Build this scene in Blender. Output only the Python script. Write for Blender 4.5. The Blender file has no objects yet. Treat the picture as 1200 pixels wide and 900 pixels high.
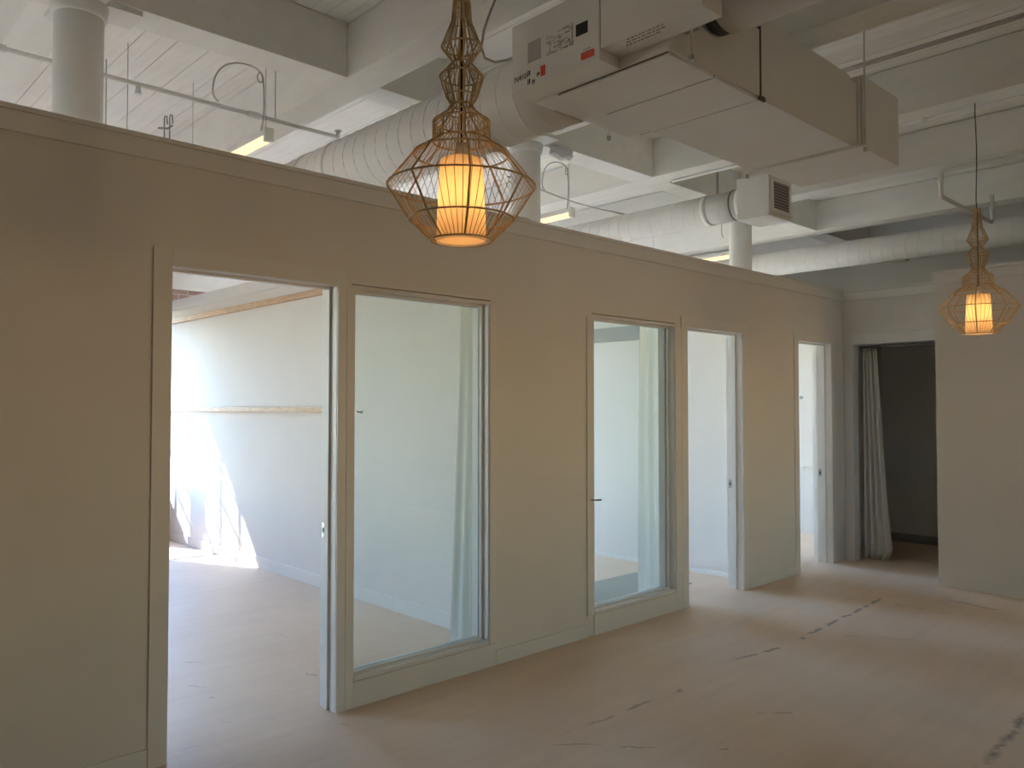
import bpy, bmesh, math, random
from mathutils import Vector, Matrix
random.seed(7)
PI = math.pi
S = bpy.context.scene
COL = S.collection

# ------------------------------------------------------------------ camera
cam = bpy.data.cameras.new('camera')
cam.sensor_width = 36.0
cam.lens = 937.0 / 1200.0 * 36.0
cam.clip_start = 0.05
camo = bpy.data.objects.new('camera', cam)
camo.location = (0, 0, 1.5)
camo.rotation_euler = (math.radians(90 + 1.62), 0, math.radians(46.5 - 90))
COL.objects.link(camo)
S.camera = camo

# ------------------------------------------------------------------ world, sun, exposure
W = bpy.data.worlds.new('World')
S.world = W
W.use_nodes = True
wn = W.node_tree
wn.nodes.clear()
sky = wn.nodes.new('ShaderNodeTexSky')
sky.sky_type = 'NISHITA'
sky.sun_disc = False
sky.sun_elevation = math.radians(36)
sky.dust_density = 0.0
sky.ozone_density = 6.0
sky.sun_rotation = math.radians(-23.6)
bg = wn.nodes.new('ShaderNodeBackground')
bg.inputs['Strength'].default_value = 1.52
wo = wn.nodes.new('ShaderNodeOutputWorld')
wn.links.new(sky.outputs[0], bg.inputs[0])
wn.links.new(bg.outputs[0], wo.inputs[0])

sun = bpy.data.lights.new('sun', 'SUN')
sun.energy = 5.8
sun.angle = math.radians(0.53)
sun.color = (1.0, 0.98, 0.95)
suno = bpy.data.objects.new('sun', sun)
sd = Vector((0.4 * math.cos(math.radians(36)), -0.916 * math.cos(math.radians(36)), -math.sin(math.radians(36))))
suno.rotation_euler = sd.to_track_quat('-Z', 'Y').to_euler()
suno.location = (-2, 14, 8)
COL.objects.link(suno)

S.view_settings.view_transform = 'Standard'
S.view_settings.look = 'None'
S.view_settings.gamma = 1.0
S.view_settings.use_curve_mapping = False
S.view_settings.exposure = 1.68
S.cycles.diffuse_bounces = 8
S.cycles.max_bounces = 14
S.cycles.transparent_max_bounces = 16
S.cycles.caustics_reflective = False
S.cycles.caustics_refractive = False

# ------------------------------------------------------------------ materials
def mat(name, color, rough=0.6, metal=0.0, noise=0.0, scale=6.0, bump=0.0, bscale=120.0, stretch=(1, 1, 1)):
    m = bpy.data.materials.new(name)
    m.use_nodes = True
    nt = m.node_tree
    b = nt.nodes['Principled BSDF']
    b.inputs['Base Color'].default_value = (*color, 1)
    b.inputs['Roughness'].default_value = rough
    b.inputs['Metallic'].default_value = metal
    tc = nt.nodes.new('ShaderNodeTexCoord')
    mp = nt.nodes.new('ShaderNodeMapping')
    mp.inputs['Scale'].default_value = stretch
    nt.links.new(tc.outputs['Object'], mp.inputs[0])
    if noise:
        n = nt.nodes.new('ShaderNodeTexNoise')
        n.inputs['Scale'].default_value = scale
        n.inputs['Detail'].default_value = 5
        r = nt.nodes.new('ShaderNodeValToRGB')
        r.color_ramp.elements[0].position = 0.3
        r.color_ramp.elements[1].position = 0.7
        r.color_ramp.elements[0].color = (*[c * (1 - noise) for c in color], 1)
        r.color_ramp.elements[1].color = (*[min(1, c * (1 + noise * .5)) for c in color], 1)
        nt.links.new(mp.outputs[0], n.inputs['Vector'])
        nt.links.new(n.outputs['Fac'], r.inputs[0])
        nt.links.new(r.outputs[0], b.inputs['Base Color'])
    if bump:
        n2 = nt.nodes.new('ShaderNodeTexNoise')
        n2.inputs['Scale'].default_value = bscale
        bp = nt.nodes.new('ShaderNodeBump')
        bp.inputs['Strength'].default_value = bump
        bp.inputs['Distance'].default_value = 0.004
        nt.links.new(mp.outputs[0], n2.inputs['Vector'])
        nt.links.new(n2.outputs['Fac'], bp.inputs['Height'])
        nt.links.new(bp.outputs[0], b.inputs['Normal'])
    return m

def emit(name, color, strength):
    m = bpy.data.materials.new(name)
    m.use_nodes = True
    nt = m.node_tree
    nt.nodes.clear()
    e = nt.nodes.new('ShaderNodeEmission')
    e.inputs[0].default_value = (*color, 1)
    e.inputs[1].default_value = strength
    o = nt.nodes.new('ShaderNodeOutputMaterial')
    nt.links.new(e.outputs[0], o.inputs[0])
    return m

def glass_mat(name, tint):
    m = bpy.data.materials.new(name)
    m.use_nodes = True
    nt = m.node_tree
    nt.nodes.clear()
    t = nt.nodes.new('ShaderNodeBsdfTransparent')
    t.inputs[0].default_value = (*tint, 1)
    g = nt.nodes.new('ShaderNodeBsdfGlossy')
    g.inputs['Roughness'].default_value = 0.02
    lw = nt.nodes.new('ShaderNodeLayerWeight')
    lw.inputs[0].default_value = 0.5
    pw = nt.nodes.new('ShaderNodeMath')
    pw.operation = 'POWER'
    pw.inputs[1].default_value = 4.5
    nt.links.new(lw.outputs['Facing'], pw.inputs[0])
    f = nt.nodes.new('ShaderNodeMath')
    f.operation = 'MULTIPLY_ADD'
    f.inputs[1].default_value = 0.8
    f.inputs[2].default_value = 0.035
    nt.links.new(pw.outputs[0], f.inputs[0])
    mx = nt.nodes.new('ShaderNodeMixShader')
    o = nt.nodes.new('ShaderNodeOutputMaterial')
    nt.links.new(f.outputs[0], mx.inputs[0])
    nt.links.new(t.outputs[0], mx.inputs[1])
    nt.links.new(g.outputs[0], mx.inputs[2])
    nt.links.new(mx.outputs[0], o.inputs[0])
    return m

def cloth_mat(name, color, trans, alpha=0.0):
    m = bpy.data.materials.new(name)
    m.use_nodes = True
    nt = m.node_tree
    nt.nodes.clear()
    d = nt.nodes.new('ShaderNodeBsdfDiffuse')
    d.inputs[0].default_value = (*color, 1)
    t = nt.nodes.new('ShaderNodeBsdfTranslucent')
    t.inputs[0].default_value = (*color, 1)
    mx = nt.nodes.new('ShaderNodeMixShader')
    mx.inputs[0].default_value = trans
    w = nt.nodes.new('ShaderNodeTexNoise')
    w.inputs['Scale'].default_value = 260
    bp = nt.nodes.new('ShaderNodeBump')
    bp.inputs['Strength'].default_value = 0.15
    bp.inputs['Distance'].default_value = 0.002
    nt.links.new(w.outputs['Fac'], bp.inputs['Height'])
    nt.links.new(bp.outputs[0], d.inputs['Normal'])
    o = nt.nodes.new('ShaderNodeOutputMaterial')
    nt.links.new(d.outputs[0], mx.inputs[1])
    nt.links.new(t.outputs[0], mx.inputs[2])
    last = mx
    if alpha:
        tr = nt.nodes.new('ShaderNodeBsdfTransparent')
        m2 = nt.nodes.new('ShaderNodeMixShader')
        m2.inputs[0].default_value = alpha
        nt.links.new(mx.outputs[0], m2.inputs[1])
        nt.links.new(tr.outputs[0], m2.inputs[2])
        last = m2
    nt.links.new(last.outputs[0], o.inputs[0])
    return m

def floor_surface():
    m = bpy.data.materials.new('painted_floor')
    m.use_nodes = True
    nt = m.node_tree
    N = nt.nodes.new
    L = nt.links.new
    b = nt.nodes['Principled BSDF']
    b.inputs['Roughness'].default_value = 0.5
    tc = N('ShaderNodeTexCoord')
    n1 = N('ShaderNodeTexNoise')
    n1.inputs['Scale'].default_value = 0.9
    n1.inputs['Detail'].default_value = 8
    n1.inputs['Roughness'].default_value = 0.62
    L(tc.outputs['Object'], n1.inputs['Vector'])
    r = N('ShaderNodeValToRGB')
    r.color_ramp.elements[0].position = 0.32
    r.color_ramp.elements[1].position = 0.68
    r.color_ramp.elements[0].color = (0.74, 0.57, 0.425, 1)
    r.color_ramp.elements[1].color = (0.83, 0.66, 0.51, 1)
    L(n1.outputs['Fac'], r.inputs[0])
    # board direction streaks
    mp = N('ShaderNodeMapping')
    mp.inputs['Scale'].default_value = (0.6, 9, 1)
    L(tc.outputs['Object'], mp.inputs[0])
    n2 = N('ShaderNodeTexNoise')
    n2.inputs['Scale'].default_value = 1.52
    n2.inputs['Detail'].default_value = 6
    L(mp.outputs[0], n2.inputs['Vector'])
    r2 = N('ShaderNodeValToRGB')
    r2.color_ramp.elements[0].position = 0.25
    r2.color_ramp.elements[1].position = 0.6
    r2.color_ramp.elements[0].color = (0.93, 0.925, 0.92, 1)
    r2.color_ramp.elements[1].color = (1, 1, 1, 1)
    L(n2.outputs['Fac'], r2.inputs[0])
    mul = N('ShaderNodeMix')
    mul.data_type = 'RGBA'
    mul.blend_type = 'MULTIPLY'
    mul.inputs[0].default_value = 1.0
    L(r.outputs[0], mul.inputs[6])
    L(r2.outputs[0], mul.inputs[7])
    # worn scratches and seams, each a short segment on the floor
    segs = [((4.95, 2.50), (6.42, 2.575), .022, .85), ((4.25, 2.56), (4.66, 2.50), .018, .8), ((3.15, 2.515), (3.6, 2.485), .016, .65),
            ((2.75, 2.53), (3.1, 2.50), .014, .5), ((2.58, 2.51), (2.76, 2.34), .010, .8), ((2.80, 2.27), (2.93, 2.13), .009, .6),
            ((3.07, 1.975), (3.13, 1.92), .010, .95), ((3.80, 1.10), (4.60, 1.135), .03, .75), ((6.33, 2.42), (6.31, 2.08), .018, .6),
            ((6.77, 2.28), (6.69, 1.85), .02, .6), ((1.86, 4.77), (1.97, 4.65), .010, .7), ((1.73, 4.34), (1.79, 4.26), .010, .55),
            ((2.545, 4.90), (2.57, 4.84), .012, .6), ((1.655, 3.752), (1.675, 3.70), .008, .8), ((2.04, 3.345), (2.06, 3.295), .012, .75),
            ((1.33, 3.58), (1.50, 3.55), .015, .35), ((2.285, 4.08), (2.315, 4.02), .012, .6), ((5.2, 2.35), (5.5, 1.9), .02, .25),
            ((3.6, 2.05), (3.72, 1.93), .02, .35)]
    nz = N('ShaderNodeTexNoise')
    nz.inputs['Scale'].default_value = 14
    nz.inputs['Detail'].default_value = 4
    L(tc.outputs['Object'], nz.inputs['Vector'])
    vsub = N('ShaderNodeVectorMath')
    vsub.operation = 'SUBTRACT'
    L(nz.outputs['Color'], vsub.inputs[0])
    vsub.inputs[1].default_value = (.5, .5, .5)
    vsc = N('ShaderNodeVectorMath')
    vsc.operation = 'SCALE'
    vsc.inputs[3].default_value = 0.05
    L(vsub.outputs[0], vsc.inputs[0])
    vad = N('ShaderNodeVectorMath')
    L(tc.outputs['Object'], vad.inputs[0])
    L(vsc.outputs[0], vad.inputs[1])
    total = None
    def math_(op, a, bb, clamp=False):
        q = N('ShaderNodeMath')
        q.operation = op
        q.use_clamp = clamp
        for i, v in enumerate((a, bb)):
            if v is None:
                continue
            if isinstance(v, (int, float)):
                q.inputs[i].default_value = v
            else:
                L(v, q.inputs[i])
        return q.outputs[0]
    for a, c, w, k in segs:
        d = Vector((c[0] - a[0], c[1] - a[1]))
        ln = d.length
        d /= ln
        mid = ((a[0] + c[0]) / 2, (a[1] + c[1]) / 2)
        s1 = N('ShaderNodeVectorMath')
        s1.operation = 'SUBTRACT'
        L(vad.outputs[0], s1.inputs[0])
        s1.inputs[1].default_value = (mid[0], mid[1], 0)
        al = N('ShaderNodeVectorMath')
        al.operation = 'DOT_PRODUCT'
        L(s1.outputs[0], al.inputs[0])
        al.inputs[1].default_value = (d.x, d.y, 0)
        pe = N('ShaderNodeVectorMath')
        pe.operation = 'DOT_PRODUCT'
        L(s1.outputs[0], pe.inputs[0])
        pe.inputs[1].default_value = (-d.y, d.x, 0)
        ea = math_('SUBTRACT', math_('ABSOLUTE', al.outputs['Value'], None), ln / 2)
        ea = math_('MAXIMUM', ea, 0.0)
        dd = math_('ADD', math_('ABSOLUTE', pe.outputs['Value'], None), ea)
        mk = math_('SUBTRACT', 1.0, math_('DIVIDE', dd, w), True)
        mk = math_('MULTIPLY', mk, k)
        total = mk if total is None else math_('MAXIMUM', total, mk)
    nb = N('ShaderNodeTexNoise')
    nb.inputs['Scale'].default_value = 9
    nb.inputs['Detail'].default_value = 5
    L(tc.outputs['Object'], nb.inputs['Vector'])
    br = N('ShaderNodeValToRGB')
    br.color_ramp.elements[0].position = 0.4
    br.color_ramp.elements[1].position = 0.56
    L(nb.outputs['Fac'], br.inputs[0])
    total = math_('MULTIPLY', total, br.outputs[0])
    # scattered specks
    vo = N('ShaderNodeTexVoronoi')
    vo.inputs['Scale'].default_value = 1.52
    L(tc.outputs['Object'], vo.inputs['Vector'])
    sp = math_('SUBTRACT', 1.0, math_('DIVIDE', vo.outputs['Distance'], 0.035), True)
    total = math_('MAXIMUM', total, math_('MULTIPLY', sp, 0.6))
    mx = N('ShaderNodeMix')
    mx.data_type = 'RGBA'
    L(total, mx.inputs[0])
    L(mul.outputs[2], mx.inputs[6])
    mx.inputs[7].default_value = (0.11, 0.085, 0.065, 1)
    L(mx.outputs[2], b.inputs['Base Color'])
    bp = N('ShaderNodeBump')
    bp.inputs['Strength'].default_value = 0.12
    bp.inputs['Distance'].default_value = 0.004
    L(n2.outputs['Fac'], bp.inputs['Height'])
    L(bp.outputs[0], b.inputs['Normal'])
    return m

def brick_mat():
    m = bpy.data.materials.new('red_brick')
    m.use_nodes = True
    nt = m.node_tree
    b = nt.nodes['Principled BSDF']
    b.inputs['Roughness'].default_value = 0.9
    tc = nt.nodes.new('ShaderNodeTexCoord')
    mp = nt.nodes.new('ShaderNodeMapping')
    mp.inputs['Rotation'].default_value = (PI / 2, 0, 0)
    br = nt.nodes.new('ShaderNodeTexBrick')
    br.inputs['Scale'].default_value = 1.0
    br.inputs['Brick Width'].default_value = 0.21
    br.inputs['Row Height'].default_value = 0.072
    br.inputs['Mortar Size'].default_value = 0.006
    br.inputs['Color1'].default_value = (0.30, 0.17, 0.14, 1)
    br.inputs['Color2'].default_value = (0.38, 0.25, 0.21, 1)
    br.inputs['Mortar'].default_value = (0.55, 0.5, 0.46, 1)
    nt.links.new(tc.outputs['Object'], mp.inputs[0])
    nt.links.new(mp.outputs[0], br.inputs['Vector'])
    nt.links.new(br.outputs['Color'], b.inputs['Base Color'])
    return m

M = dict(
    wall=mat('white_wall_paint', (0.77, 0.745, 0.705), 0.75, noise=0.035, scale=1.6, bump=0.06, bscale=90),
    trim=mat('white_trim_paint', (0.78, 0.765, 0.735), 0.5, noise=0.02, scale=5, bump=0.03, bscale=60),
    ceil=mat('white_board_paint', (0.88, 0.86, 0.82), 0.7, noise=0.05, scale=3, bump=0.08, bscale=40, stretch=(6, 1, 1)),
    beam=mat('white_beam_paint', (0.82, 0.80, 0.76), 0.7, noise=0.05, scale=3, bump=0.12, bscale=25, stretch=(3, 1, 3)),
    duct=mat('white_duct_paint', (0.74, 0.72, 0.70), 0.5, noise=0.03, scale=5),
    unit=mat('white_unit_metal', (0.74, 0.725, 0.70), 0.45, noise=0.03, scale=4),
    seam=mat('dark_seam', (0.10, 0.09, 0.08), 0.7, noise=0.1),
    rubber=mat('black_rubber', (0.035, 0.033, 0.03), 0.6, noise=0.1),
    wood=mat('bare_pine', (0.62, 0.42, 0.26), 0.6, noise=0.25, scale=9, stretch=(8, 1, 8)),
    rattan=mat('natural_rattan', (0.62, 0.455, 0.235), 0.55, noise=0.25, scale=40),
    cord=mat('black_cord', (0.025, 0.022, 0.02), 0.6, noise=0.1),
    greycord=mat('grey_cord', (0.33, 0.32, 0.30), 0.6, noise=0.1),
    steel=mat('brushed_steel', (0.45, 0.45, 0.45), 0.35, 0.9, noise=0.1, scale=30),
    grille=mat('grey_grille', (0.16, 0.145, 0.15), 0.6, noise=0.05),
    pipe=mat('painted_pipe', (0.72, 0.70, 0.67), 0.5, noise=0.04),
    red=mat('orange_red_label', (0.75, 0.06, 0.025), 0.5, noise=0.05, scale=60),
    black=mat('black_label', (0.018, 0.015, 0.014), 0.5, noise=0.1),
    ink=mat('grey_ink', (0.30, 0.29, 0.265), 0.7, noise=0.1),
    paper=mat('grey_label_paper', (0.46, 0.44, 0.43), 0.6, noise=0.05),
    plastic=mat('pale_plastic', (0.66, 0.66, 0.66), 0.3, noise=0.08, scale=20),
    greyboard=mat('grey_board', (0.34, 0.35, 0.34), 0.6, noise=0.05),
    brick=brick_mat(),
    floor=floor_surface(),
    glass=glass_mat('pane_glass', (0.93, 0.965, 0.95)),
    clear=glass_mat('daylight_glass', (0.97, 0.98, 0.98)),
    warmfill=glass_mat('warm_fill_glass', (1.0, 0.82, 0.64)),  # tint put into the added back windows to warm the fill light
    palecord=mat('pale_cord', (0.48, 0.46, 0.43), 0.6, noise=0.1),
    greypatch=mat('grey_patch', (0.36, 0.37, 0.34), 0.7, noise=0.08, scale=20),
    curtain=cloth_mat('sheer_curtain', (0.82, 0.81, 0.76), 0.5, 0.25),
    drape=cloth_mat('white_drape', (0.74, 0.72, 0.68), 0.2),
    shade=cloth_mat('lamp_shade_fabric', (0.93, 0.80, 0.60), 0.6),
    tube=emit('tube_light', (1.0, 0.72, 0.42), 0.5),
    bulb=emit('bulb_glow', (1.0, 0.50, 0.165), 3.1),
)

# ------------------------------------------------------------------ mesh helpers
def bx(bm, x0, x1, y0, y1, z0, z1):
    v = [bm.verts.new(p) for p in ((x0, y0, z0), (x1, y0, z0), (x1, y1, z0), (x0, y1, z0), (x0, y0, z1), (x1, y0, z1), (x1, y1, z1), (x0, y1, z1))]
    for f in ((3, 2, 1, 0), (4, 5, 6, 7), (0, 1, 5, 4), (1, 2, 6, 5), (2, 3, 7, 6), (3, 0, 4, 7)):
        bm.faces.new([v[i] for i in f])
    return v

def box(x0, x1, y0, y1, z0, z1, bev=0.0):
    bm = bmesh.new()
    bx(bm, x0, x1, y0, y1, z0, z1)
    if bev:
        bmesh.ops.bevel(bm, geom=bm.edges[:] , offset=bev, segments=2, affect='EDGES', profile=0.6)
    return bm

def boxes(*l):
    bm = bmesh.new()
    for b in l:
        bx(bm, *b)
    return bm

def tube(pts, r, n=8, bm=None, closed=False, cap=True):
    bm = bm or bmesh.new()
    pts = [Vector(p) for p in pts]
    m = len(pts)
    rings = []
    prev = None
    for i, p in enumerate(pts):
        if closed:
            t = (pts[(i + 1) % m] - pts[i - 1]).normalized()
        else:
            t = (pts[min(i + 1, m - 1)] - pts[max(i - 1, 0)]).normalized()
        if prev is None:
            a = Vector((0, 0, 1)) if abs(t.z) < 0.9 else Vector((1, 0, 0))
            u = t.cross(a).normalized()
        else:
            u = (prev - t * prev.dot(t)).normalized()
        prev = u
        w = t.cross(u)
        rr = r[i] if isinstance(r, (list, tuple)) else r
        rings.append([bm.verts.new(p + (u * math.cos(2 * PI * k / n) + w * math.sin(2 * PI * k / n)) * rr) for k in range(n)])
    for i in range(m if closed else m - 1):
        A, B = rings[i], rings[(i + 1) % m]
        for k in range(n):
            f = bm.faces.new((A[k], A[(k + 1) % n], B[(k + 1) % n], B[k]))
            f.smooth = n > 6
    if cap and not closed:
        bm.faces.new(rings[0][::-1])
        bm.faces.new(rings[-1])
    return bm

def lathe(prof, n=32, c=(0, 0), bm=None, smooth=True):
    bm = bm or bmesh.new()
    rings = [[bm.verts.new((c[0] + r * math.cos(2 * PI * k / n), c[1] + r * math.sin(2 * PI * k / n), z)) for k in range(n)] for r, z in prof]
    for A, B in zip(rings, rings[1:]):
        for k in range(n):
            f = bm.faces.new((A[k], A[(k + 1) % n], B[(k + 1) % n], B[k]))
            f.smooth = smooth
    return bm

def ringpts(c, r, z, n=40):
    return [(c[0] + r * math.cos(2 * PI * k / n), c[1] + r * math.sin(2 * PI * k / n), z) for k in range(n)]

def bend(pts, r=.05):
    out = [Vector(pts[0])]
    for a, b, c in zip(pts, pts[1:], pts[2:]):
        a, b, c = Vector(a), Vector(b), Vector(c)
        d1 = (a - b).normalized() * r
        d2 = (c - b).normalized() * r
        for i in range(7):
            t = i / 6
            out.append((b + d1) * (1 - t) ** 2 + b * 2 * t * (1 - t) + (b + d2) * t * t)
    out.append(Vector(pts[-1]))
    return out

def wloc(o):
    v = Vector((0, 0, 0))
    while o is not None:
        v += o.location
        o = o.parent
    return v

def obj(name, bm, m, parent=None, origin=None):
    bmesh.ops.recalc_face_normals(bm, faces=bm.faces[:])
    if parent is not None:
        base = wloc(parent)
    else:
        base = Vector((0, 0, 0))
    off = base.copy()
    if origin is not None:
        off = Vector(origin)
    bm.transform(Matrix.Translation(-off))
    me = bpy.data.meshes.new(name)
    bm.to_mesh(me)
    bm.free()
    me.materials.append(m)
    o = bpy.data.objects.new(name, me)
    o.location = off - base
    COL.objects.link(o)
    if parent is not None:
        o.parent = parent
    return o

def struct(name, bm, m, **k):
    o = obj(name, bm, m, **k)
    o['kind'] = 'structure'
    return o

def sroot(name, loc):
    o = bpy.data.objects.new(name, None)
    o.location = loc
    o.empty_display_size = 0.1
    o['kind'] = 'structure'
    COL.objects.link(o)
    return o

def thing(name, label, cat, loc, group=None):
    o = bpy.data.objects.new(name, None)
    o.location = loc
    o.empty_display_size = 0.1
    COL.objects.link(o)
    tag(o, label, cat, group)
    return o

def tag(o, label, cat, group=None):
    o['label'] = label
    o['category'] = cat
    if group:
        o['group'] = group
    return o

def copy_tree(o, parent=None):
    c = o.copy()
    COL.objects.link(c)
    if parent is not None:
        c.parent = parent
    for ch in list(o.children):
        copy_tree(ch, c)
    return c

def text_mesh(body, size, name, m, parent, origin, right, up, depth=0.0006):
    cu = bpy.data.curves.new(name, 'FONT')
    cu.body = body
    cu.size = size
    cu.extrude = depth
    tmp = bpy.data.objects.new('tmp_text', cu)
    COL.objects.link(tmp)
    dg = bpy.context.evaluated_depsgraph_get()
    me = bpy.data.meshes.new_from_object(tmp.evaluated_get(dg))
    bpy.data.objects.remove(tmp)
    R = Vector(right).normalized()
    U = Vector(up).normalized()
    Nn = R.cross(U)
    mt = Matrix((R, U, Nn)).transposed().to_4x4()
    mt.translation = Vector(origin) - wloc(parent)
    me.transform(mt)
    me.materials.clear()
    me.materials.append(m)
    o = bpy.data.objects.new(name, me)
    COL.objects.link(o)
    o.parent = parent
    return o

# ------------------------------------------------------------------ dimensions
PY0, PY1 = 3.47, 3.60          # partition faces
PT = 2.64                      # partition top
CZ = 3.78                      # ceiling underside
YE = 9.4                       # exterior wall, inner face
XW, XE, YB = -4.0, 11.2, -5.2  # west, east, back
BZ = 3.45                      # beam underside

# ------------------------------------------------------------------ shell
struct('floor', box(XW - .2, XE + .2, YB - .2, YE + .3, -0.12, 0), M['floor'])
ceiling = struct('ceiling', box(XW - .2, XE + .2, YB - .2, YE + .3, CZ + 0.035, CZ + 0.2), M['ceil'])
# ceiling boards run away from the camera, each one its own board
pitch_b = 0.098
me0 = None
k = 0
xx = XW + 0.05
while xx < XE:
    if me0 is None:
        b0 = boxes((-0.048, 0.048, YB, YE, 0, 0.034))
        for v in b0.verts:
            if v.co.z < 0.01:
                v.co.x *= 0.99
        p = obj('plank', b0, M['ceil'], parent=ceiling)
        me0 = p.data
    else:
        p = bpy.data.objects.new('plank', me0)
        COL.objects.link(p)
        p.parent = ceiling
    p.location = (xx, 0, CZ + random.choice((0, 0, 0.001, -0.001, 0.002)))
    xx += pitch_b
    k += 1

def arch_wall(name, y0, y1, x0, x1, ztop, holes, m):
    """a wall along x with openings; a hole is (xa, xb, sill, head function)"""
    bm = bmesh.new()
    cur = x0
    for xa, xb, sill, head in sorted(holes, key=lambda h: h[0]):
        bx(bm, cur, xa, y0, y1, 0, ztop)
        bx(bm, xa, xb, y0, y1, 0, sill)
        n = 14
        for i in range(n):
            a = xa + (xb - xa) * i / n
            b = xa + (xb - xa) * (i + 1) / n
            za, zb = head(a), head(b)
            v = [bm.verts.new(q) for q in ((a, y0, za), (b, y0, zb), (b, y1, zb), (a, y1, za), (a, y0, ztop), (b, y0, ztop), (b, y1, ztop), (a, y1, ztop))]
            for f in ((3, 2, 1, 0), (4, 5, 6, 7), (0, 1, 5, 4), (1, 2, 6, 5), (2, 3, 7, 6), (3, 0, 4, 7)):
                bm.faces.new([v[q] for q in f])
        cur = xb
    bx(bm, cur, x1, y0, y1, 0, ztop)
    return struct(name, bm, m)

def seg_head(c, crown, k=0.48):
    return lambda x: crown - k * (x - c) ** 2

h1 = seg_head(3.40, 2.33)
h1s = lambda x: h1(x + .13) + .24
wins = [(2.26, 2.97, .55, h1s), (3.01, 3.42, .55, h1s),
        (-3.7, -2.5, .55, seg_head(-3.1, 2.6, .3)), (-2.0, -.8, .55, seg_head(-1.4, 2.6, .3)), (3.7, 4.85, .55, seg_head(4.27, 2.8, .2)), (5.0, 6.15, .55, seg_head(5.57, 2.8, .2)), (6.5, 7.6, .55, seg_head(7.05, 2.8, .2)), (7.8, 8.95, .55, seg_head(8.38, 2.8, .2))]
arch_wall('wall_exterior', YE, YE + .3, XW, XE, 2.86, wins, M['brick'])
struct('wall_exterior_upper', box(XW, XE, YE - .02, YE + .3, 2.862, CZ + .03), M['wall'])
struct('wall_west', box(XW - .2, XW, YB, YE + .3, 0, CZ + .03), M['wall'])
struct('wall_east', box(XE, XE + .2, YB, YE + .3, 0, CZ + .03), M['wall'])
fill_wins = [(4.2, 4.75, .6, lambda x: 2.1), (5.95, 6.65, .6, lambda x: 2.1)]  # unseen windows added behind the camera as warm fill for the main room
arch_wall('wall_back', YB - .2, YB, XW, XE, CZ + .03, fill_wins, M['wall'])

# sky portals in every daylight window
def portal(xa, xb, za, zb, y, inward):
    l = bpy.data.lights.new('window_daylight', 'AREA')
    l.shape = 'RECTANGLE'
    l.size = xb - xa
    l.size_y = zb - za
    l.cycles.is_portal = True
    o = bpy.data.objects.new('window_daylight', l)
    o.location = ((xa + xb) / 2, y, (za + zb) / 2)
    o.rotation_euler = (-PI / 2, 0, 0) if inward < 0 else (PI / 2, 0, 0)
    COL.objects.link(o)

wi = 3
for xa, xb, sill, head in wins:
    portal(xa, xb, sill, 2.57 if xb - xa < .8 else 2.8, YE + .28, -1)
    root = sroot('window_%d' % wi, ((xa + xb) / 2, YE + .1, sill))
    wi += 1
    zh = max(head(xa + (xb - xa) * i / 20) for i in range(21))
    nx = max(1, round((xb - xa) / 0.195))
    fr = bmesh.new()
    for i in range(nx + 1):
        x = xa + (xb - xa) * i / nx
        if xb - xa < .8 and 0 < i < nx:
            x = ((2.566, 2.756) if xa < 3 else (3.276,))[min(i - 1, 1 if xa < 3 else 0)]
        t = 0.022 if i in (0, nx) else 0.009
        xq = min(max(x, xa + t), xb - t)
        bx(fr, xq - t, xq + t, YE + .08, YE + .12, sill, head(xq) + .01)
    obj('muntin', fr, M['trim'], root)
    fr = bmesh.new()
    z = sill
    while z < zh:
        t = 0.03 if abs(z - 1.18) < .02 or z == sill else 0.009
        a, b = xa, xb
        while a < b and head(a) < z: a += .01
        while b > a and head(b) < z: b -= .01
        if b - a > .05:
            bx(fr, a, b, YE + .085, YE + .115, z - t, z + t)
        z += 0.31 if z > 1.1 else 0.315
    obj('glazing_bar', fr, M['trim'], root)
    obj('pane', box(xa, xb, YE + .098, YE + .102, sill, zh), M['clear'], root)
for xa, xb, sill, head in fill_wins:  # frames and tinted panes of the added fill windows
    portal(xa, xb, sill, 2.1, YB - .18, 1)
    root = sroot('window_%d' % wi, ((xa + xb) / 2, YB - .1, sill))
    wi += 1
    obj('window_frame', boxes((xa, xa + .05, YB - .12, YB - .06, sill, 2.1), (xb - .05, xb, YB - .12, YB - .06, sill, 2.1), (xa + .05, xb - .05, YB - .12, YB - .06, sill, sill + .05),
                              (xa + .05, xb - .05, YB - .12, YB - .06, 2.05, 2.1), ((xa + xb) / 2 - .02, (xa + xb) / 2 + .02, YB - .12, YB - .06, sill + .05, 2.05)), M['trim'], root)
    obj('pane', box(xa + .05, xb - .05, YB - .095, YB - .09, sill + .05, 2.05), M['warmfill'], root)

# ------------------------------------------------------------------ partition wall with its openings
D1, W1, W2, D2, D3 = (1.29, 2.095), (2.20, 3.10), (4.04, 4.945), (5.115, 5.90), (6.865, 7.52)
HD = 2.10
XP1 = 7.80
def wbox(*a):
    return a
struct('wall_left', boxes(
    (XW, D1[0] - .02, PY0, PY1, 0, PT - .02),
    (D1[0] - .02, W2[0] - .02, PY0, PY1, HD + .02, PT - .02), (D1[1] + .02, W1[0] - .02, PY0, PY1, 0, HD + .02), (W1[0] - .02, W1[1] + .02, PY0, PY1, 0, .13),
    (W1[1] + .02, W2[0] - .02, PY0, PY1, 0, HD + .02), (W2[0] - .02, D3[1] + .02, PY0, PY1, HD + .02, PT - .02), (W2[0] - .02, W2[1] + .02, PY0, PY1, 0, .13),
    (W2[1] + .02, D2[0] - .02, PY0, PY1, 0, HD + .02), (D2[1] + .02, D3[0] - .02, PY0, PY1, 0, HD + .02), (D3[1] + .02, 7.92, PY0, PY1, 0, PT - .02)), M['wall'])
# cap board along the top of the partition
struct('trim_1', boxes((XW, XP1 - .012, PY0 - .014, PY0, PT - .10, PT - .021), (XW, XP1 - .012, PY0 - .02, PY1 + .02, PT - .02, PT)), M['trim'])

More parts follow.
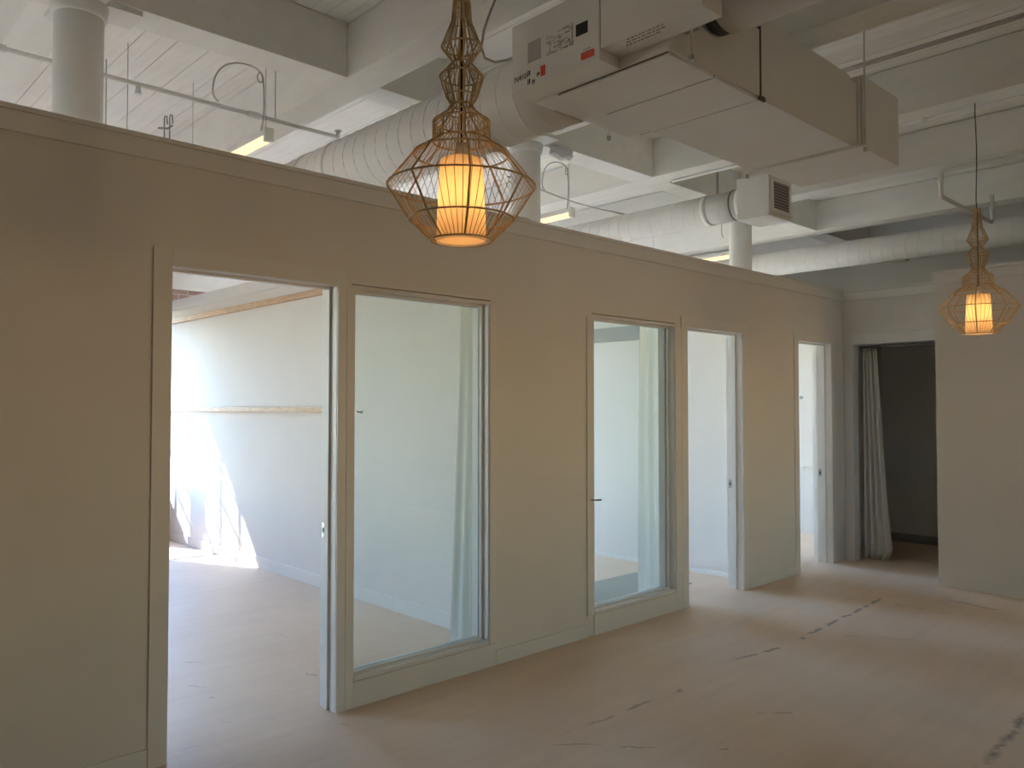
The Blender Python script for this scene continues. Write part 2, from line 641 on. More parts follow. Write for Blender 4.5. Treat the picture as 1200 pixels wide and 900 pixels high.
def casing(root, a, b, hd, left=True, right=True, lw=.08, rw=.08, hh=.08):
    y0, y1 = PY0 - .010, PY0 - .0012
    if left:
        obj('casing', box(a - lw, a - .0015, y0, y1, 0, hd + hh, .002), M['trim'], root)
    if right:
        obj('casing', box(b + .0015, b + rw, y0, y1, 0, hd + hh, .002), M['trim'], root)
    obj('casing', box(a - .001, b + .001, y0, y1, hd + .0015, hd + hh, .002), M['trim'], root)

def door(n, a, b, strike_z, rw=.08):
    root = sroot('door_%d' % n, ((a + b) / 2, PY0, 0))
    casing(root, a, b, HD, rw=rw)
    ya, yb = PY0 - .001, PY1 + .012
    obj('jamb', box(a - .0195, a, ya, yb, 0, HD + .019), M['trim'], root)
    obj('jamb', box(b, b + .0195, ya, yb, 0, HD + .019), M['trim'], root)
    obj('head_jamb', box(a, b, ya, yb, HD, HD + .019), M['trim'], root)
    for x0, x1 in ((a, a + .012), (b - .012, b)):
        obj('door_stop', box(x0, x1, PY0 + .055, PY0 + .09, 0, HD), M['trim'], root)
    obj('door_stop', box(a + .012, b - .012, PY0 + .055, PY0 + .09, HD - .012, HD), M['trim'], root)
    sp = obj('strike_plate', box(b - .002, b + .001, PY0 + .098, PY0 + .128, strike_z - .035, strike_z + .035), M['steel'], root)
    obj('latch_hole', box(b - .0035, b - .0015, PY0 + .106, PY0 + .120, strike_z - .012, strike_z + .012), M['black'], sp)
    # inner casing on the room side
    obj('casing', box(b + .004, b + .07, PY1, PY1 + .012, 0, HD + .07), M['trim'], root)
    return root
door(1, D1[0], D1[1], 0.88, rw=.05)
door(2, D2[0], D2[1], 0.86)
door(3, D3[0], D3[1], 0.86)

def window(n, a, b, zb, zt):
    root = sroot('window_%d' % n, ((a + b) / 2, PY0, zb))
    y0, y1 = PY0 - .010, PY0 - .0012
    if n == 1:
        obj('casing', box(D1[1] + .052, a - .008, y0, y1, 0, zt + .0, .002), M['trim'], root)
    else:
        obj('casing', box(a - .075, a - .008, y0, y1, zb - .02, zt + .0, .002), M['trim'], root)
    rc = b + .055 if n == 1 else D2[0] - .082
    obj('casing', box(b + .008, rc, y0, y1, 0.0 if n == 2 else zb - .02, zt + (.0 if n == 1 else .0), .002), M['trim'], root)
    obj('apron', box(a - .0075, b + .055 if n == 1 else b + .007, y0, y1, 0.0, zb - .022, .002), M['trim'], root)
    # lining, two steps deep
    obj('frame', boxes((a - .0195, a, PY0 - .0008, PY1 + .01, zb - .019, zt + .019), (b, b + .0195, PY0 - .0008, PY1 + .01, zb - .019, zt + .019),
                       (a, b, PY0 - .0008, PY1 + .01, zt, zt + .019), (a, b, PY0 - .010, PY1 + .01, zb - .019, zb)), M['trim'], root)
    s = .014
    for q in ((a, a + s, zb, zt), (b - s, b, zb, zt), (a + s, b - s, zt - s, zt), (a + s, b - s, zb, zb + s)):
        obj('glazing_bead', box(q[0], q[1], PY0 + .042, PY0 + .062, q[2], q[3], .002), M['trim'], root)
        obj('glazing_bead', box(q[0], q[1], PY0 + .070, PY0 + .095, q[2], q[3], .002), M['trim'], root)
    obj('pane', box(a + .003, b - .003, PY0 + .063, PY0 + .069, zb + .003, zt - .003), M['glass'], root)
    return root
window(1, W1[0], W1[1], .15, 2.095)
window(2, W2[0], W2[1], .155, 2.095)

# baseboards on the main side
for i, (a, b) in enumerate(((XW, D1[0] - .082), (W1[1] + .058, W2[0] - .078), (D2[1] + .082, D3[0] - .082))):
    struct('baseboard_left_%d' % (i + 1), box(a, b, PY0 - .010, PY0, 0, .085, .002), M['trim'])

# end wall with a curtained opening, and the nearer wall to its right
EX = 7.80
OY0, OY1, OH = 2.50, 3.375, 2.105
struct('wall_end', boxes((EX, EX + .12, OY1 + .02, PY0 - .001, 0, PT - .02), (EX, EX + .12, OY0 - .02, OY1 + .02, OH + .02, PT - .02), (EX, EX + .12, 2.30, OY0 - .02, 0, PT - .02)), M['wall'])
struct('trim_2', boxes((EX - .012, EX, 2.44, PY0 - .022, PT - .10, PT - .021), (EX - .02, EX + .14, 2.44, PY0 - .022, PT - .02, PT)), M['trim'])
d4 = sroot('door_4', (EX, (OY0 + OY1) / 2, 0))
obj('casing', box(EX - .007, EX, OY1 + .004, PY0 - .016, 0, OH + .10, .002), M['trim'], d4)
obj('casing', box(EX - .007, EX, OY0, OY1 + .0035, OH + .006, OH + .10, .002), M['trim'], d4)
obj('jamb', box(EX - .004, EX + .125, OY1, OY1 + .02, 0, OH + .02), M['trim'], d4)
obj('jamb', box(EX - .004, EX + .125, OY0 - .02, OY0, 0, OH + .02), M['trim'], d4)
obj('head_jamb', box(EX - .004, EX + .125, OY0, OY1, OH, OH + .02), M['trim'], d4)
RX, RY = 7.22, 2.425
struct('wall_right', box(RX, RX + .55, YB, RY, 0, PT - .02), M['wall'])
struct('trim_3', boxes((RX - .012, RX, YB, RY, PT - .10, PT - .021), (RX - .02, RX + .56, YB, RY + .012, PT - .02, PT), (RX, RX + .55, RY, RY + .010, PT - .10, PT - .021)), M['trim'])
struct('baseboard_right', box(RX - .012, RX, YB, RY, 0, .085, .002), M['trim'])
# dark store room behind the opening
struct('wall_store_back', box(9.32, 9.42, 1.0, 3.70, 0, PT - .1), M['wall'])
struct('wall_store_side', box(EX + .125, 9.32, 1.0, 1.1, 0, PT - .1), M['wall'])
struct('store_light_lid', box(EX + .125, 9.42, 1.0, 3.70, PT - .1, PT - .03), M['wall'])  # added lid, keeps light from falling into the open-topped store
struct('wall_store_left', boxes((EX, EX + .12, PY1 + .001, 3.79, 0, PT), (EX + .121, 9.42, 3.701, 3.79, 0, PT)), M['wall'])
struct('store_shade_strip', box(9.305, 9.32, 1.1, 3.698, 0, .09), M['greyboard'])  # grey strip colours in the floor shadow along the store wall

# ------------------------------------------------------------------ rooms behind the partition
struct('wall_divider_1', box(3.45, 3.57, PY1 + .001, YE, 0, 2.70), M['wall'])
struct('wall_divider_2', box(6.24, 6.36, PY1 + .001, YE, 0, PT), M['wall'])
struct('wall_divider_3', box(9.10, 9.22, 3.791, YE, 0, PT), M['wall'])
struct('trim_4', box(3.438, 3.45, PY1 + .02, YE, 2.585, 2.70), M['trim'])
struct('baseboard_divider_1', box(3.436, 3.45, PY1 + .02, YE - .001, 0, .10, .003), M['trim'])
struct('baseboard_divider_2', box(6.226, 6.24, PY1 + .02, YE - .001, 0, .03), M['trim'])
struct('trim_5', box(6.215, 6.24, 4.35, 7.0, 2.15, 2.29), M['greyboard'])
o = obj('pine_batten', box(3.412, 3.449, 5.0, YE - .05, 2.435, 2.49, .002), M['wood'])
tag(o, 'upper bare pine batten, high on the white wall seen through the first doorway', 'batten')
o = obj('pine_batten', box(3.405, 3.449, 5.86, YE - .05, 1.452, 1.495, .002), M['wood'])
tag(o, 'lower bare pine batten, at eye height on the white wall seen through the first doorway', 'batten')
hk = thing('wall_hook', 'small grey screw hook on the white wall seen through the first glass pane', 'hook', (3.45, 5.34, 1.457))
obj('base_plate', tube([(3.45, 5.34, 1.457), (3.444, 5.34, 1.457)], .014, 12), M['steel'], hk)
obj('peg', tube([(3.444, 5.34, 1.457), (3.415, 5.34, 1.457), (3.405, 5.34, 1.468)], .006, 8), M['steel'], hk)
o = obj('wall_ledge', box(9.05, 9.099, 4.52, 5.3, .765, .79, .003), M['trim'])
tag(o, 'narrow white ledge low on the white wall seen through the third doorway', 'shelf')
hk2 = thing('coat_hook', 'small hook high on the white wall seen through the third doorway', 'hook', (9.10, 4.56, 1.61))
obj('base_plate', tube([(9.10, 4.56, 1.61), (9.092, 4.56, 1.61)], .02, 12), M['steel'], hk2)
obj('peg', tube([(9.092, 4.56, 1.61), (9.07, 4.56, 1.605), (9.06, 4.56, 1.62)], .005, 8), M['steel'], hk2)
# lever handle that shows at the left edge of the second pane
lh = thing('lever_handle', 'small dark lever handle at the left edge of the second glass pane', 'handle', (3.998, 3.464, .89))
obj('rose', tube([(3.998, 3.4645, .89), (3.998, 3.455, .89)], .022, 18), M['trim'], lh)
obj('lever', tube(bend([(3.998, 3.455, .89), (3.998, 3.42, .89), (4.052, 3.42, .888)], .012), .0065, 10), M['steel'], lh)

# flat grey green area behind the second pane, laid as a thin sheet
o = obj('floor_surface', box(4.3, 5.8, 3.9, 4.5, 0.0005, .006), M['greypatch'])
tag(o, 'flat grey green patch on the floor behind the second glass pane', 'mat')

# ------------------------------------------------------------------ curtains
def curtain(name, label, x_fn, z0, z1, folds, amp, m, axis='x', rod=True, zr=None):
    """x_fn(z) -> (start, end, centre of other axis)"""
    bm = bmesh.new()
    nu, nz = folds * 10, 22
    rows = []
    for j in range(nz + 1):
        t = j / nz
        z = z0 + (z1 - z0) * t
        a, b, c = x_fn(t)
        row = []
        for i in range(nu + 1):
            s = i / nu
            u = a + (b - a) * s
            w = c + amp * (0.55 + .45 * (1 - t)) * (math.sin(s * folds * 2 * PI + .5 * math.sin(3 * t)) + .3 * math.sin(s * folds * 3.1 * PI + 2 * t))
            row.append(bm.verts.new((u, w, z) if axis == 'x' else (w, u, z)))
        rows.append(row)
    for A, B in zip(rows, rows[1:]):
        for i in range(nu):
            f = bm.faces.new((A[i], A[i + 1], B[i + 1], B[i]))
            f.smooth = True
    a, b, c = x_fn(1.0)
    root = thing(name, label, 'curtain', ((a + b) / 2, c, z0) if axis == 'x' else (c, (a + b) / 2, z0))
    cl = obj('cloth', bm, m, root)
    sm = cl.modifiers.new('thickness', 'SOLIDIFY')
    sm.thickness = 0.0012
    zr = zr or z1
    if axis == 'x':
        obj('rod', tube([(a - .12, c, zr + .012), (b + .1, c, zr + .012)], .008, 10), M['steel'], root)
    else:
        obj('rod', tube([(c, a - .55, zr + .012), (c, b + .02, zr + .012)], .008, 10), M['steel'], root)
    return root

curtain('sheer_curtain', 'sheer white curtain bunched at the right edge of the first glass pane', lambda t: (3.0 + .085 * min(1, t * 1.25) ** .8, 3.30, 3.70), .03, 2.16, 4, .018, M['curtain'])
curtain('sheer_curtain', 'wider sheer white curtain drawn behind the right side of the second glass pane', lambda t: (4.815 + .03 * t, 5.22, 3.70), .03, 2.16, 4, .022, M['curtain'])
curtain('drape', 'cream white drape gathered at the left of the dark opening in the end wall', lambda t: (3.09 + .13 * max(0, (t - .08)) ** .7 + (.04 if t < .04 else 0), 3.345, EX + .165), .015, OH - .03, 4, .030, M['drape'], axis='y')

# ------------------------------------------------------------------ beams and girders
beam_x = [(-3.48, -3.255), (-1.98, -1.755), (-.48, -.255), (.93, 1.155), (2.52, 2.745), (3.93, 4.155), (5.52, 5.745), (6.93, 7.155), (8.52, 8.745), (9.93, 10.155)]
for i, (a, b) in enumerate(beam_x):
    struct('ceiling_beam', box(a, b, YB, YE - .021, BZ, CZ - .004, .004), M['beam'])
prev = XW
for a, b in beam_x + [(XE, XE)]:
    if a - prev > .05:
        for gy in (4.07, -1.6):
            struct('girder', box(prev + .004, a - .004, gy, gy + .215, BZ, CZ - .004, .003), M['beam'])
    prev = b

# ------------------------------------------------------------------ columns
def column(x, label):
    y = 4.178
    r = .109
    root = thing('column', label, 'column', (x, y, 0))
    prof = [(r + .03, .0), (r + .03, .06), (r + .004, .10), (r, .14), (r, 3.37)]
    obj('shaft', lathe(prof, 40, (x, y)), M['duct'], root)
    bm = lathe([(r, 3.36), (r + .012, 3.365), (r + .014, 3.385), (r + .016, 3.40), (r + .02, 3.425), (r + .02, 3.448), (.001, 3.448)], 40, (x, y))
    obj('capital', bm, M['duct'], root)
    for s in (-1, 1):
        obj('bracket', boxes((x + s * .10, x + s * .26, y - .095, y + .095, 3.425, 3.449) if s > 0 else (x - .26, x - .10, y - .095, y + .095, 3.425, 3.449)), M['duct'], root)
        b2 = boxes((x - .09, x + .09, y + (.10 if s > 0 else -.26), y + (.26 if s > 0 else -.10), 3.425, 3.449))
        obj('bracket', b2, M['duct'], root)
    return root
column(1.10, 'thick white round column nearest the camera, rising behind the left end of the partition')
column(4.105, 'white round column directly behind the near rattan pendant')
column(7.10, 'thin white far column rising behind the partition below the grilled duct end')

# ------------------------------------------------------------------ round ducts
def duct(name, label, x, z, r, y0, y1, pitch=.12, cap_far=True, collars=(), mitre=None):
    root = thing(name, label, 'duct', (x, (y0 + y1) / 2, z))
    pts = [(x, y0 + (y1 - y0) * i / 20, z) for i in range(21)]
    obj('pipe', tube(pts, r, 40), M['duct'], root)
    n = int((y1 - y0) / pitch)
    h = bmesh.new()
    pp = [(x + (r + .0005) * math.cos(2 * PI * i / 20), y0 + .02 + (y1 - y0 - .04) * i / (n * 20), z + (r + .0005) * math.sin(2 * PI * i / 20)) for i in range(n * 20 + 1)]
    tube(pp, .0032, 5, h)
    obj('spiral_seam', h, M['duct'], root)
    for y, w, m, dr in collars:
        obj('collar', tube([(x, y, z), (x, y + w, z)], r + dr, 40), m, root)
    return root

duct('round_duct', 'large white spiral duct running over the partition behind the near pendant', 2.87, 3.09, .20, 2.617, 6.95,
     collars=((4.62, .05, M['duct'], .006), (5.0, .05, M['duct'], .006)))
dg = duct('round_duct', 'slim white spiral duct ending in a square grille above the partition', 6.10, 3.23, .13, 3.52, 8.9,
          collars=((3.52, .05, M['duct'], .008), (3.62, .012, M['seam'], .004), (3.86, .05, M['duct'], .006)))
gx0, gx1, gy0, gy1, gz0, gz1 = 5.945, 6.315, 3.235, 3.53, 3.055, 3.405
obj('end_box', box(gx0, gx1, gy0, gy1, gz0, gz1, .006), M['duct'], dg)
gf = obj('grille_frame', boxes((gx0 + .02, gx0 + .055, gy0 - .012, gy0, gz0 + .03, gz1 - .03), (gx1 - .055, gx1 - .02, gy0 - .012, gy0, gz0 + .03, gz1 - .03),
                              (gx0 + .055, gx1 - .055, gy0 - .012, gy0, gz0 + .03, gz0 + .065), (gx0 + .055, gx1 - .055, gy0 - .012, gy0, gz1 - .065, gz1 - .03)), M['trim'], dg)
obj('grille_back', box(gx0 + .055, gx1 - .055, gy0 - .003, gy0 - .001, gz0 + .065, gz1 - .065), M['grille'], gf)
for i in range(9):
    z = gz0 + .078 + i * .024
    obj('louver', box(gx0 + .056, gx1 - .056, gy0 - .011, gy0 - .004, z, z + .009), M['paper'], gf)
hr = obj('hanger_strap', box(6.095, 6.105, 3.80, 3.82, 3.355, CZ + .0), M['steel'], dg)
duct('round_duct', 'far white spiral duct crossing above the end wall behind the far pendant', 8.75, 3.19, .14, 0.2, 8.9)
du = duct('round_duct', 'white round duct with a black collar at the top edge entering the hanging air unit', 2.93, 3.235, .165, -.6, 1.78)
obj('black_collar', tube([(2.93, 1.78, 3.235), (2.93, 1.835, 3.235)], .158, 40), M['rubber'], du)['label'] = 'black rubber collar ring'

# ------------------------------------------------------------------ hanging air unit
U = thing('air_handler', 'white ducted air handling unit with stickers hung under the beams', 'air conditioner', (3.4, 2.2, 2.92))
zb, zt = 2.92, 3.235
obj('housing', box(2.62, 3.325, 1.85, 2.615, zb, zt, .004), M['unit'], U)
for x0, x1 in ((2.63, 2.955), (2.965, 3.32)):
    obj('bottom_panel', box(x0, x1, 1.86, 2.455, zb - .012, zb, .002), M['unit'], U)
obj('panel_lip', box(2.62, 3.32, 2.465, 2.60, zb - .006, zb, .002), M['unit'], U)
obj('panel_seam', boxes((2.624, 2.63, 1.86, 2.455, zb - .004, zb - .001), (2.955, 2.965, 1.86, 2.455, zb - .003, zb - .001), (2.63, 3.32, 2.455, 2.463, zb - .004, zb - .001)), M['seam'], U)
obj('plenum', box(3.335, 4.29, 1.85, 2.46, zb - .008, 3.30, .004), M['unit'], U)
obj('plenum_flange', boxes((3.325, 3.333, 1.846, 2.464, zb - .006, 3.25), (3.305, 3.35, 1.836, 1.846, zb - .02, zb)), M['seam'], U)
st = obj('strut', box(4.33, 4.372, 1.79, 2.52, zb - .012, zb + .012, .002), M['duct'], U)
obj('plenum_neck', box(4.291, 4.3755, 1.856, 2.45, zb + .012, 3.28), M['unit'], U)
obj('end_plenum', box(4.40, 4.90, 1.83, 2.44, zb, 3.33, .004), M['unit'], U)
obj('end_flange', box(4.376, 4.398, 1.845, 2.45, zb - .004, 3.32, .002), M['duct'], U)
for x, y in ((4.351, 1.80), (4.351, 2.51), (2.70, 1.80), (3.2, 2.64)):
    rd = obj('hanger_rod', tube([(x, y, zb - .02), (x, y, CZ - .01)], .005, 8), M['pipe'], U)
    obj('nut', tube([(x, y, zb - .035), (x, y, zb - .014)], .012, 6), M['steel'], rd)
for y in (1.80, 2.64):
    qx = 2.70 if y < 2 else 3.2
    obj('bracket_arm', box(qx - .04, qx + .04, min(y, 1.849 if y < 2 else 2.616) - (.012 if y < 2 else 0), max(y + .012, 1.85 if y < 2 else 2.65), zb + .1, zb + .104), M['steel'], U)
cbx = obj('control_box', box(2.487, 2.618, 2.10, 2.62, zb, zt, .003), M['unit'], U)
jb = obj('junction_box', box(2.487, 2.618, 1.61, 2.094, zb + .045, zt + .12, .003), M['unit'], U)
fx = 2.487
def sticker(name, y0, y1, z0, z1, m, parent, t=.0012):
    return obj(name, box(fx - t, fx, y0, y1, z0, z1), m, parent)
# face of the control box: image left is +y.  the panel spans y 2.62 (left) to 2.10 (right)
def yz(u, v):
    a = math.atan((u - 600) / 937.0)
    az = math.radians(46.5) - a
    y = fx * math.tan(az)
    dep = fx * math.cos(math.radians(46.5)) + y * math.sin(math.radians(46.5))
    return y, 1.5 + (476.5 - v) / 937.0 * dep
def sticker_uv(name, ua, va, ub, vb, m, parent, t=.0012):
    y0, z0 = yz(ua, va)
    y1, z1 = yz(ub, vb)
    return sticker(name, min(y0, y1), max(y0, y1), min(z0, z1), max(z0, z1), m, parent, t)
sticker_uv('black_sticker', 676, 24, 690, 32, M['black'], cbx)['label'] = 'square black sticker'
rl = sticker_uv('warning_label', 682, 58, 697.5, 60, M['red'], cbx)
rl['label'] = 'orange red warning label'
y0, z0 = yz(684, 62.5)
y1, z1 = yz(696, 51)
for i in range(3):
    zq = z0 + .006 + i * .011
    obj('label_line', box(fx - .0018, fx - .0012, y1 + .004 + .004 * i, y0 - .003, zq, zq + .003), M['ink'], rl)
sticker_uv('rating_plate', 619, 70, 634, 38.5, M['paper'], cbx)['label'] = 'grey rating plate'
# wiring diagram print: lines, boxes and small marks
dm = bmesh.new()
random.seed(3)
ya, za = yz(641, 62)
yb_, zb_ = yz(673, 30)
for r_ in range(9):
    z = za + (r_ + .5) * (zb_ - za + .03) / 9
    y = ya
    while y > yb_:
        L_ = random.uniform(.008, .04)
        if random.random() < .68:
            bx(dm, fx - .0008, fx, max(y - L_, yb_), y, z, z + random.choice((.0015, .003, .006)))
        y -= L_ + random.uniform(.004, .012)
for i in range(5):
    y = ya - .02 - i * .033
    bx(dm, fx - .0008, fx, y - .0015, y, za, za + random.uniform(.03, .08))
o = obj('wiring_diagram', dm, M['ink'], cbx)
o['kind'] = 'stuff'
y, z = yz(671.5, 50)
obj('print_bar', box(fx - .001, fx, y - .002, y + .002, z + .03, z + .105), M['ink'], cbx)
y, z = yz(668, 48)
obj('print_bar', box(fx - .001, fx, y - .003, y + .003, z + .018, z + .03), M['black'], cbx)
sticker_uv('small_red_label', 634, 85.5, 639.5, 71, M['red'], cbx)
y, z = yz(603, 93.5)
text_mesh('N410', .036, 'pen_writing', M['black'], cbx, (fx - .0006, y, z), (0, -1, 0), (0, 0, 1))
for u, v, s in ((618.5, 86, .026), (618.5, 96, .026), (624, 95, .02), (629.5, 85.5, .016)):
    y, z = yz(u, v)
    obj('bar_mark', boxes((fx - .001, fx, y - .006, y - .001, z, z + s), (fx - .001, fx, y - .016, y - .010, z + .004, z + s)), M['black'], cbx)
y, z = yz(736, 51)
pm = bmesh.new()
for r_ in range(3):
    q = y
    zz = z + .006 + r_ * .012
    while q > y - .17:
        L_ = random.uniform(.006, .022)
        bx(pm, fx - .0008, fx, q - L_, q, zz, zz + .005)
        q -= L_ + .006
o = obj('printed_notice', pm, M['ink'], jb)
o['kind'] = 'stuff'

# ------------------------------------------------------------------ pendants
PROF = [(0.094, 0.000), (0.160, 0.065), (0.227, 0.166), (0.147, 0.266), (0.088, 0.306), (0.087, 0.366), (0.047, 0.398), (0.033, 0.420),
        (0.048, 0.446), (0.067, 0.508), (0.028, 0.553), (0.062, 0.600), (0.030, 0.680), (0.026, 0.735), (0.018, 0.800)]
def pendant(x, y, z, top, label):
    root = thing('pendant_lamp', label, 'lamp', (x, y, z), 'rattan pendant lamps')
    c = (x, y)
    for r, h in PROF:
        obj('ring', tube(ringpts(c, r, z + h), .0030 if r > .05 else .0024, 6, closed=True), M['rattan'], root)
    for kk in range(8):
        a = 2 * PI * kk / 8 + .2
        obj('rib', tube([(x + r * math.cos(a), y + r * math.sin(a), z + h) for r, h in PROF], .0030, 6), M['rattan'], root)
    wires = bmesh.new()
    n1, n2 = 56, 24
    for kk in range(n1):
        a = 2 * PI * kk / n1
        tube([(x + r * math.cos(a), y + r * math.sin(a), z + h) for r, h in PROF[:6]], .0011, 4, wires)
    for kk in range(n2):
        a = 2 * PI * kk / n2
        tube([(x + r * math.cos(a), y + r * math.sin(a), z + h) for r, h in PROF[5:]], .0018, 4, wires)
    # crossed wires in the drum between the two neck rings
    for kk in range(14):
        a = 2 * PI * kk / 14
        for s in (-1, 1):
            tube([(x + .0875 * math.cos(a + s * j * .11), y + .0875 * math.sin(a + s * j * .11), z + .306 + .015 * j) for j in range(5)], .0012, 4, wires)
    o = obj('cage_wire', wires, M['rattan'], root)
    o['kind'] = 'stuff'
    sh = bmesh.new()
    n = 72
    rings = []
    for r, h in ((.064, .252), (.068, .19), (.071, .12), (.074, .05), (.075, .0)):
        rings.append([sh.verts.new((x + (r + .0011 * (k % 2)) * math.cos(2 * PI * k / n), y + (r + .0011 * (k % 2)) * math.sin(2 * PI * k / n), z + h - .004)) for k in range(n)])
    for A, B in zip(rings, rings[1:]):
        for k in range(n):
            sh.faces.new((A[k], A[(k + 1) % n], B[(k + 1) % n], B[k]))
    shade = obj('lamp_shade', sh, M['shade'], root)
    shade['label'] = 'pleated cream fabric shade glowing orange'
    obj('diffuser', lathe([(.0735, .006 + z - .004), (.001, .006 + z - .004)], 48, c), M['shade'], shade)
    obj('lamp_holder', lathe([(.002, z + .30), (.017, z + .30), (.019, z + .25), (.019, z + .215), (.002, z + .215)], 20, c), M['trim'], root)
    obj('bulb', lathe([(.002, z + .07), (.020, z + .075), (.030, z + .10), (.029, z + .13), (.016, z + .17), (.012, z + .214)], 24, c), M['bulb'], root)
    pts = [(x, y, z + .30), (x, y, z + .8)]
    nn = 12
    for i in range(1, nn + 1):
        t = i / nn
        pts.append((x + .006 * math.sin(t * 9) * (1 if t < .98 else 0), y + .005 * math.sin(t * 7 + 1) * (1 if t < .98 else 0), z + .8 + (top - z - .8) * t))
    obj('cord', tube(pts, .0032, 8), M['cord'], root)
    return root
pendant(1.565, 1.875, 2.008, CZ, 'near rattan wire pendant lamp with glowing shade, large at the top of the picture')
p2 = pendant(5.66, 1.64, 1.965, BZ + .005, 'far rattan wire pendant lamp glowing by the right wall')

# ------------------------------------------------------------------ strip lights over the rooms
def strip(x, z, y0, label, y1=None, loops=1):
    y1 = y1 or y0 + 1.25
    root = thing('strip_light', label, 'light', (x, (y0 + y1) / 2, z), 'strip lights above the rooms')
    obj('housing', box(x - .026, x + .026, y0, y1, z + .022, z + .062, .003), M['trim'], root)
    obj('diffuser', box(x - .025, x + .025, y0 + .022, y1 - .022, z - .014, z + .0215, .006), M['tube'], root)
    for yy in (y0 - .002, y1 - .02):
        obj('end_cap', box(x - .029, x + .029, yy, yy + .022, z - .018, z + .066, .003), M['trim'], root)
    for yy in (y0 + .03, y1 - .12):
        obj('cable', tube([(x - .008, yy, z + .06), (x - .01, yy, BZ + .1), (x - .01, yy, CZ - .01)], .0022, 6), M['palecord'], root)
    # slack supply cord looping up
    path = [(-.037, .047), (-.022, .143), (-.020, .247), (-.029, .363), (-.057, .405), (-.116, .418), (-.194, .408), (-.266, .37), (-.315, .302), (-.332, .223), (-.324, .176), (-.293, .149)]
    fine = []
    for i in range(len(path) - 1):
        p0, p1, p2, p3 = (Vector((*path[max(0, min(len(path) - 1, i + q))], 0)) for q in (-1, 0, 1, 2))
        for t in (0, .25, .5, .75):
            fine.append(.5 * (2 * p1 + (p2 - p0) * t + (2 * p0 - 5 * p1 + 4 * p2 - p3) * t * t + (3 * p1 - p0 - 3 * p2 + p3) * t ** 3))
    obj('supply_cord', tube([(x + f.x, y0 + .03, z + f.y) for f in fine], .005, 8), M['palecord'], root)
    lp = [(x - .05 + .018 * math.sin(2 * PI * i / 14), y0 + .02, z + .36 + .03 * math.cos(2 * PI * i / 14)) for i in range(14)]
    obj('cable_loop', tube(lp, .003, 6, closed=True), M['greycord'], root)
    return root
strip(2.205, 3.10, 4.43, 'lit strip light hung over the first room, left above the partition')
strip(4.93, 3.10, 4.46, 'lit strip light hung beside the column behind the near pendant')
strip(7.56, 3.10, 4.44, 'lit strip light low over the partition left of the thin far column')

# ------------------------------------------------------------------ pipes and wires
sp_ = thing('sprinkler_pipe', 'thin white sprinkler pipe running above the rooms behind the left column', 'pipe', (0.5, 4.9, 3.4))
obj('pipe', tube([(XW, 4.9, 3.40), (2.96, 4.9, 3.40)], .0135, 10), M['pipe'], sp_)
for x in (.9, 2.33, -1.2):
    obj('coupling', tube([(x - .04, 4.9, 3.40), (x + .04, 4.9, 3.40)], .021, 10), M['pipe'], sp_)
hd_ = obj('sprinkler_head', tube([(2.96, 4.9, 3.385), (2.96, 4.9, 3.44)], .014, 10), M['pipe'], sp_)
obj('deflector', tube([(2.96, 4.9, 3.44), (2.96, 4.9, 3.446)], .026, 12), M['steel'], hd_)
hd2 = obj('sprinkler_head', tube([(1.611, 4.9, 3.41), (1.611, 4.9, 3.37), (1.611, 4.9, 3.34)], [.010, .014, .020], 10), M['plastic'], sp_)
for x in (-.6, 2.48):
    obj('hanger', tube([(x, 4.9, 3.41), (x, 4.9, CZ)], .004, 6), M['steel'], sp_)

def wire(label, pts, r=.0035, m='greycord', name='hanging_wire', cat='wire'):
    o = obj(name, tube(pts, r, 6), M[m], origin=pts[0])
    tag(o, label, cat)
    return o
wire('long thin wire hanging from the ceiling boards right of the left column', [(1.662, 5.25, CZ), (1.664, 5.25, 3.5), (1.662, 5.25, 3.0)], .0028, 'palecord')
wire('short thin rod hanging just right of the left column', [(1.64, 5.6, CZ), (1.641, 5.6, 3.58), (1.642, 5.6, 3.30)], .004, 'palecord')
wh = thing('hook_stand', 'tips of thin dark hooked poles showing just above the partition left of the strip light', 'poles', (1.79, 4.95, 0))
for dx, h in ((-.004, 3.27), (.028, 3.285)):
    x = 1.786 + dx
    obj('pole', tube([(x, 4.95, 0), (x, 4.95, h - .04), (x, 4.95, h - .015), (x + .006, 4.95, h), (x + .014, 4.95, h), (x + .018, 4.95, h - .05)], .004, 6), M['greycord'], wh)
obj('cross_bar', tube([(1.745, 4.95, 3.185), (1.80, 4.95, 3.195), (1.83, 4.95, 3.22)], .006, 6), M['greycord'], wh)
obj('foot', box(1.77, 1.82, 4.93, 4.97, 0, .012), M['greycord'], wh)
wire('grey conduit along the ceiling boards above the air handler', [(5.12, -4.0, 3.69), (5.12, 1.0, 3.69), (5.12, 3.9, 3.69)], .015, 'palecord', 'conduit', 'conduit')
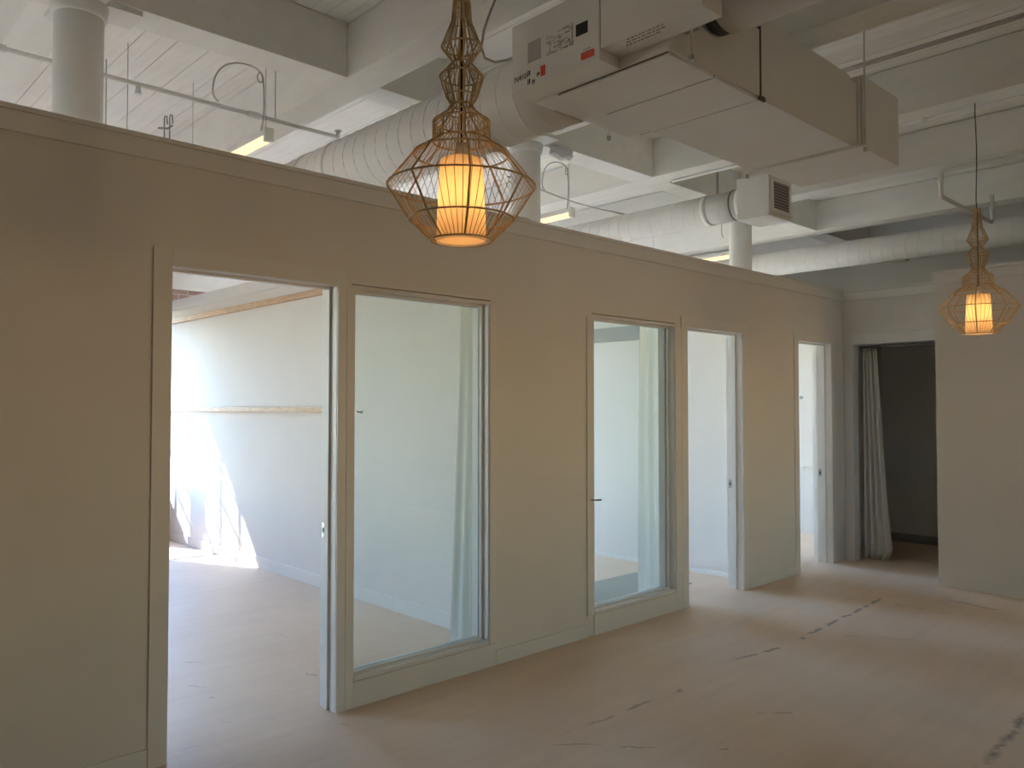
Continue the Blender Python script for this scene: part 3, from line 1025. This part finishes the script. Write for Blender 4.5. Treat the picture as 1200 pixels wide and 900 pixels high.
cd = thing('conduit', 'white conduit under the beam that carries the far pendant', 'conduit', (5.66, 1.0, 3.42))
obj('tube', tube([(5.70, -4.0, 3.436), (5.70, 4.0, 3.436)], .012, 8), M['pipe'], cd)
for y in (0.4, 1.95, 3.3):
    obj('clip', box(5.682, 5.718, y, y + .02, 3.424, 3.449), M['pipe'], cd)
wire('thin grey cable sagging across the ceiling over the second room', [(4.6, 4.9, BZ), (4.8, 4.9, 3.43), (4.992, 4.9, 3.412), (5.233, 4.9, 3.39), (5.498, 4.9, 3.375), (5.764, 4.9, 3.375), (6.2, 4.9, 3.39), (6.95, 4.9, BZ + .002)], .006, 'palecord', 'cable', 'cable')
up = thing('drop_pipe', 'white pipe with a square U shaped drop beside the far pendant', 'pipe', (6.9, 2.25, 3.37))
obj('pipe', tube(bend([(6.88, -4.0, 3.39), (6.88, 2.25, 3.39), (6.88, 2.25, 3.185), (8.2, 2.25, 3.185), (8.2, 2.25, 3.44)], .045), .017, 10), M['pipe'], up)
obj('elbow', tube([(6.88, 2.25, 3.30), (6.88, 2.25, 3.34)], .023, 10), M['pipe'], up)
obj('elbow', tube([(8.2, 2.25, 3.30), (8.2, 2.25, 3.34)], .023, 10), M['pipe'], up)
wire('grey flexible cord dropping from the ceiling behind the near pendant', [(2.519, 2.75, 3.78), (2.499, 2.75, 3.415), (2.461, 2.75, 3.329), (2.429, 2.75, 3.246), (2.414, 2.75, 3.165), (2.435, 2.75, 3.119), (2.499, 2.75, 3.118), (2.587, 2.75, 3.157), (2.60, 2.635, 3.157)], .006, 'palecord', 'flexible_cord', 'cable')
# wrapped fitting beside the column head
bm = bmesh.new()
bmesh.ops.create_icosphere(bm, subdivisions=3, radius=1)
random.seed(11)
for v in bm.verts:
    q = .8 + .22 * random.random()
    v.co = Vector((4.32 + v.co.x * .13 * q, 4.02 + v.co.y * .06 * q, 3.385 + v.co.z * .058 * q))
o = obj('plastic_wrap', bm, M['plastic'], origin=(4.32, 4.02, 3.385))
tag(o, 'crumpled pale plastic wrapping on a fitting beside the head of the middle column', 'wrapping')
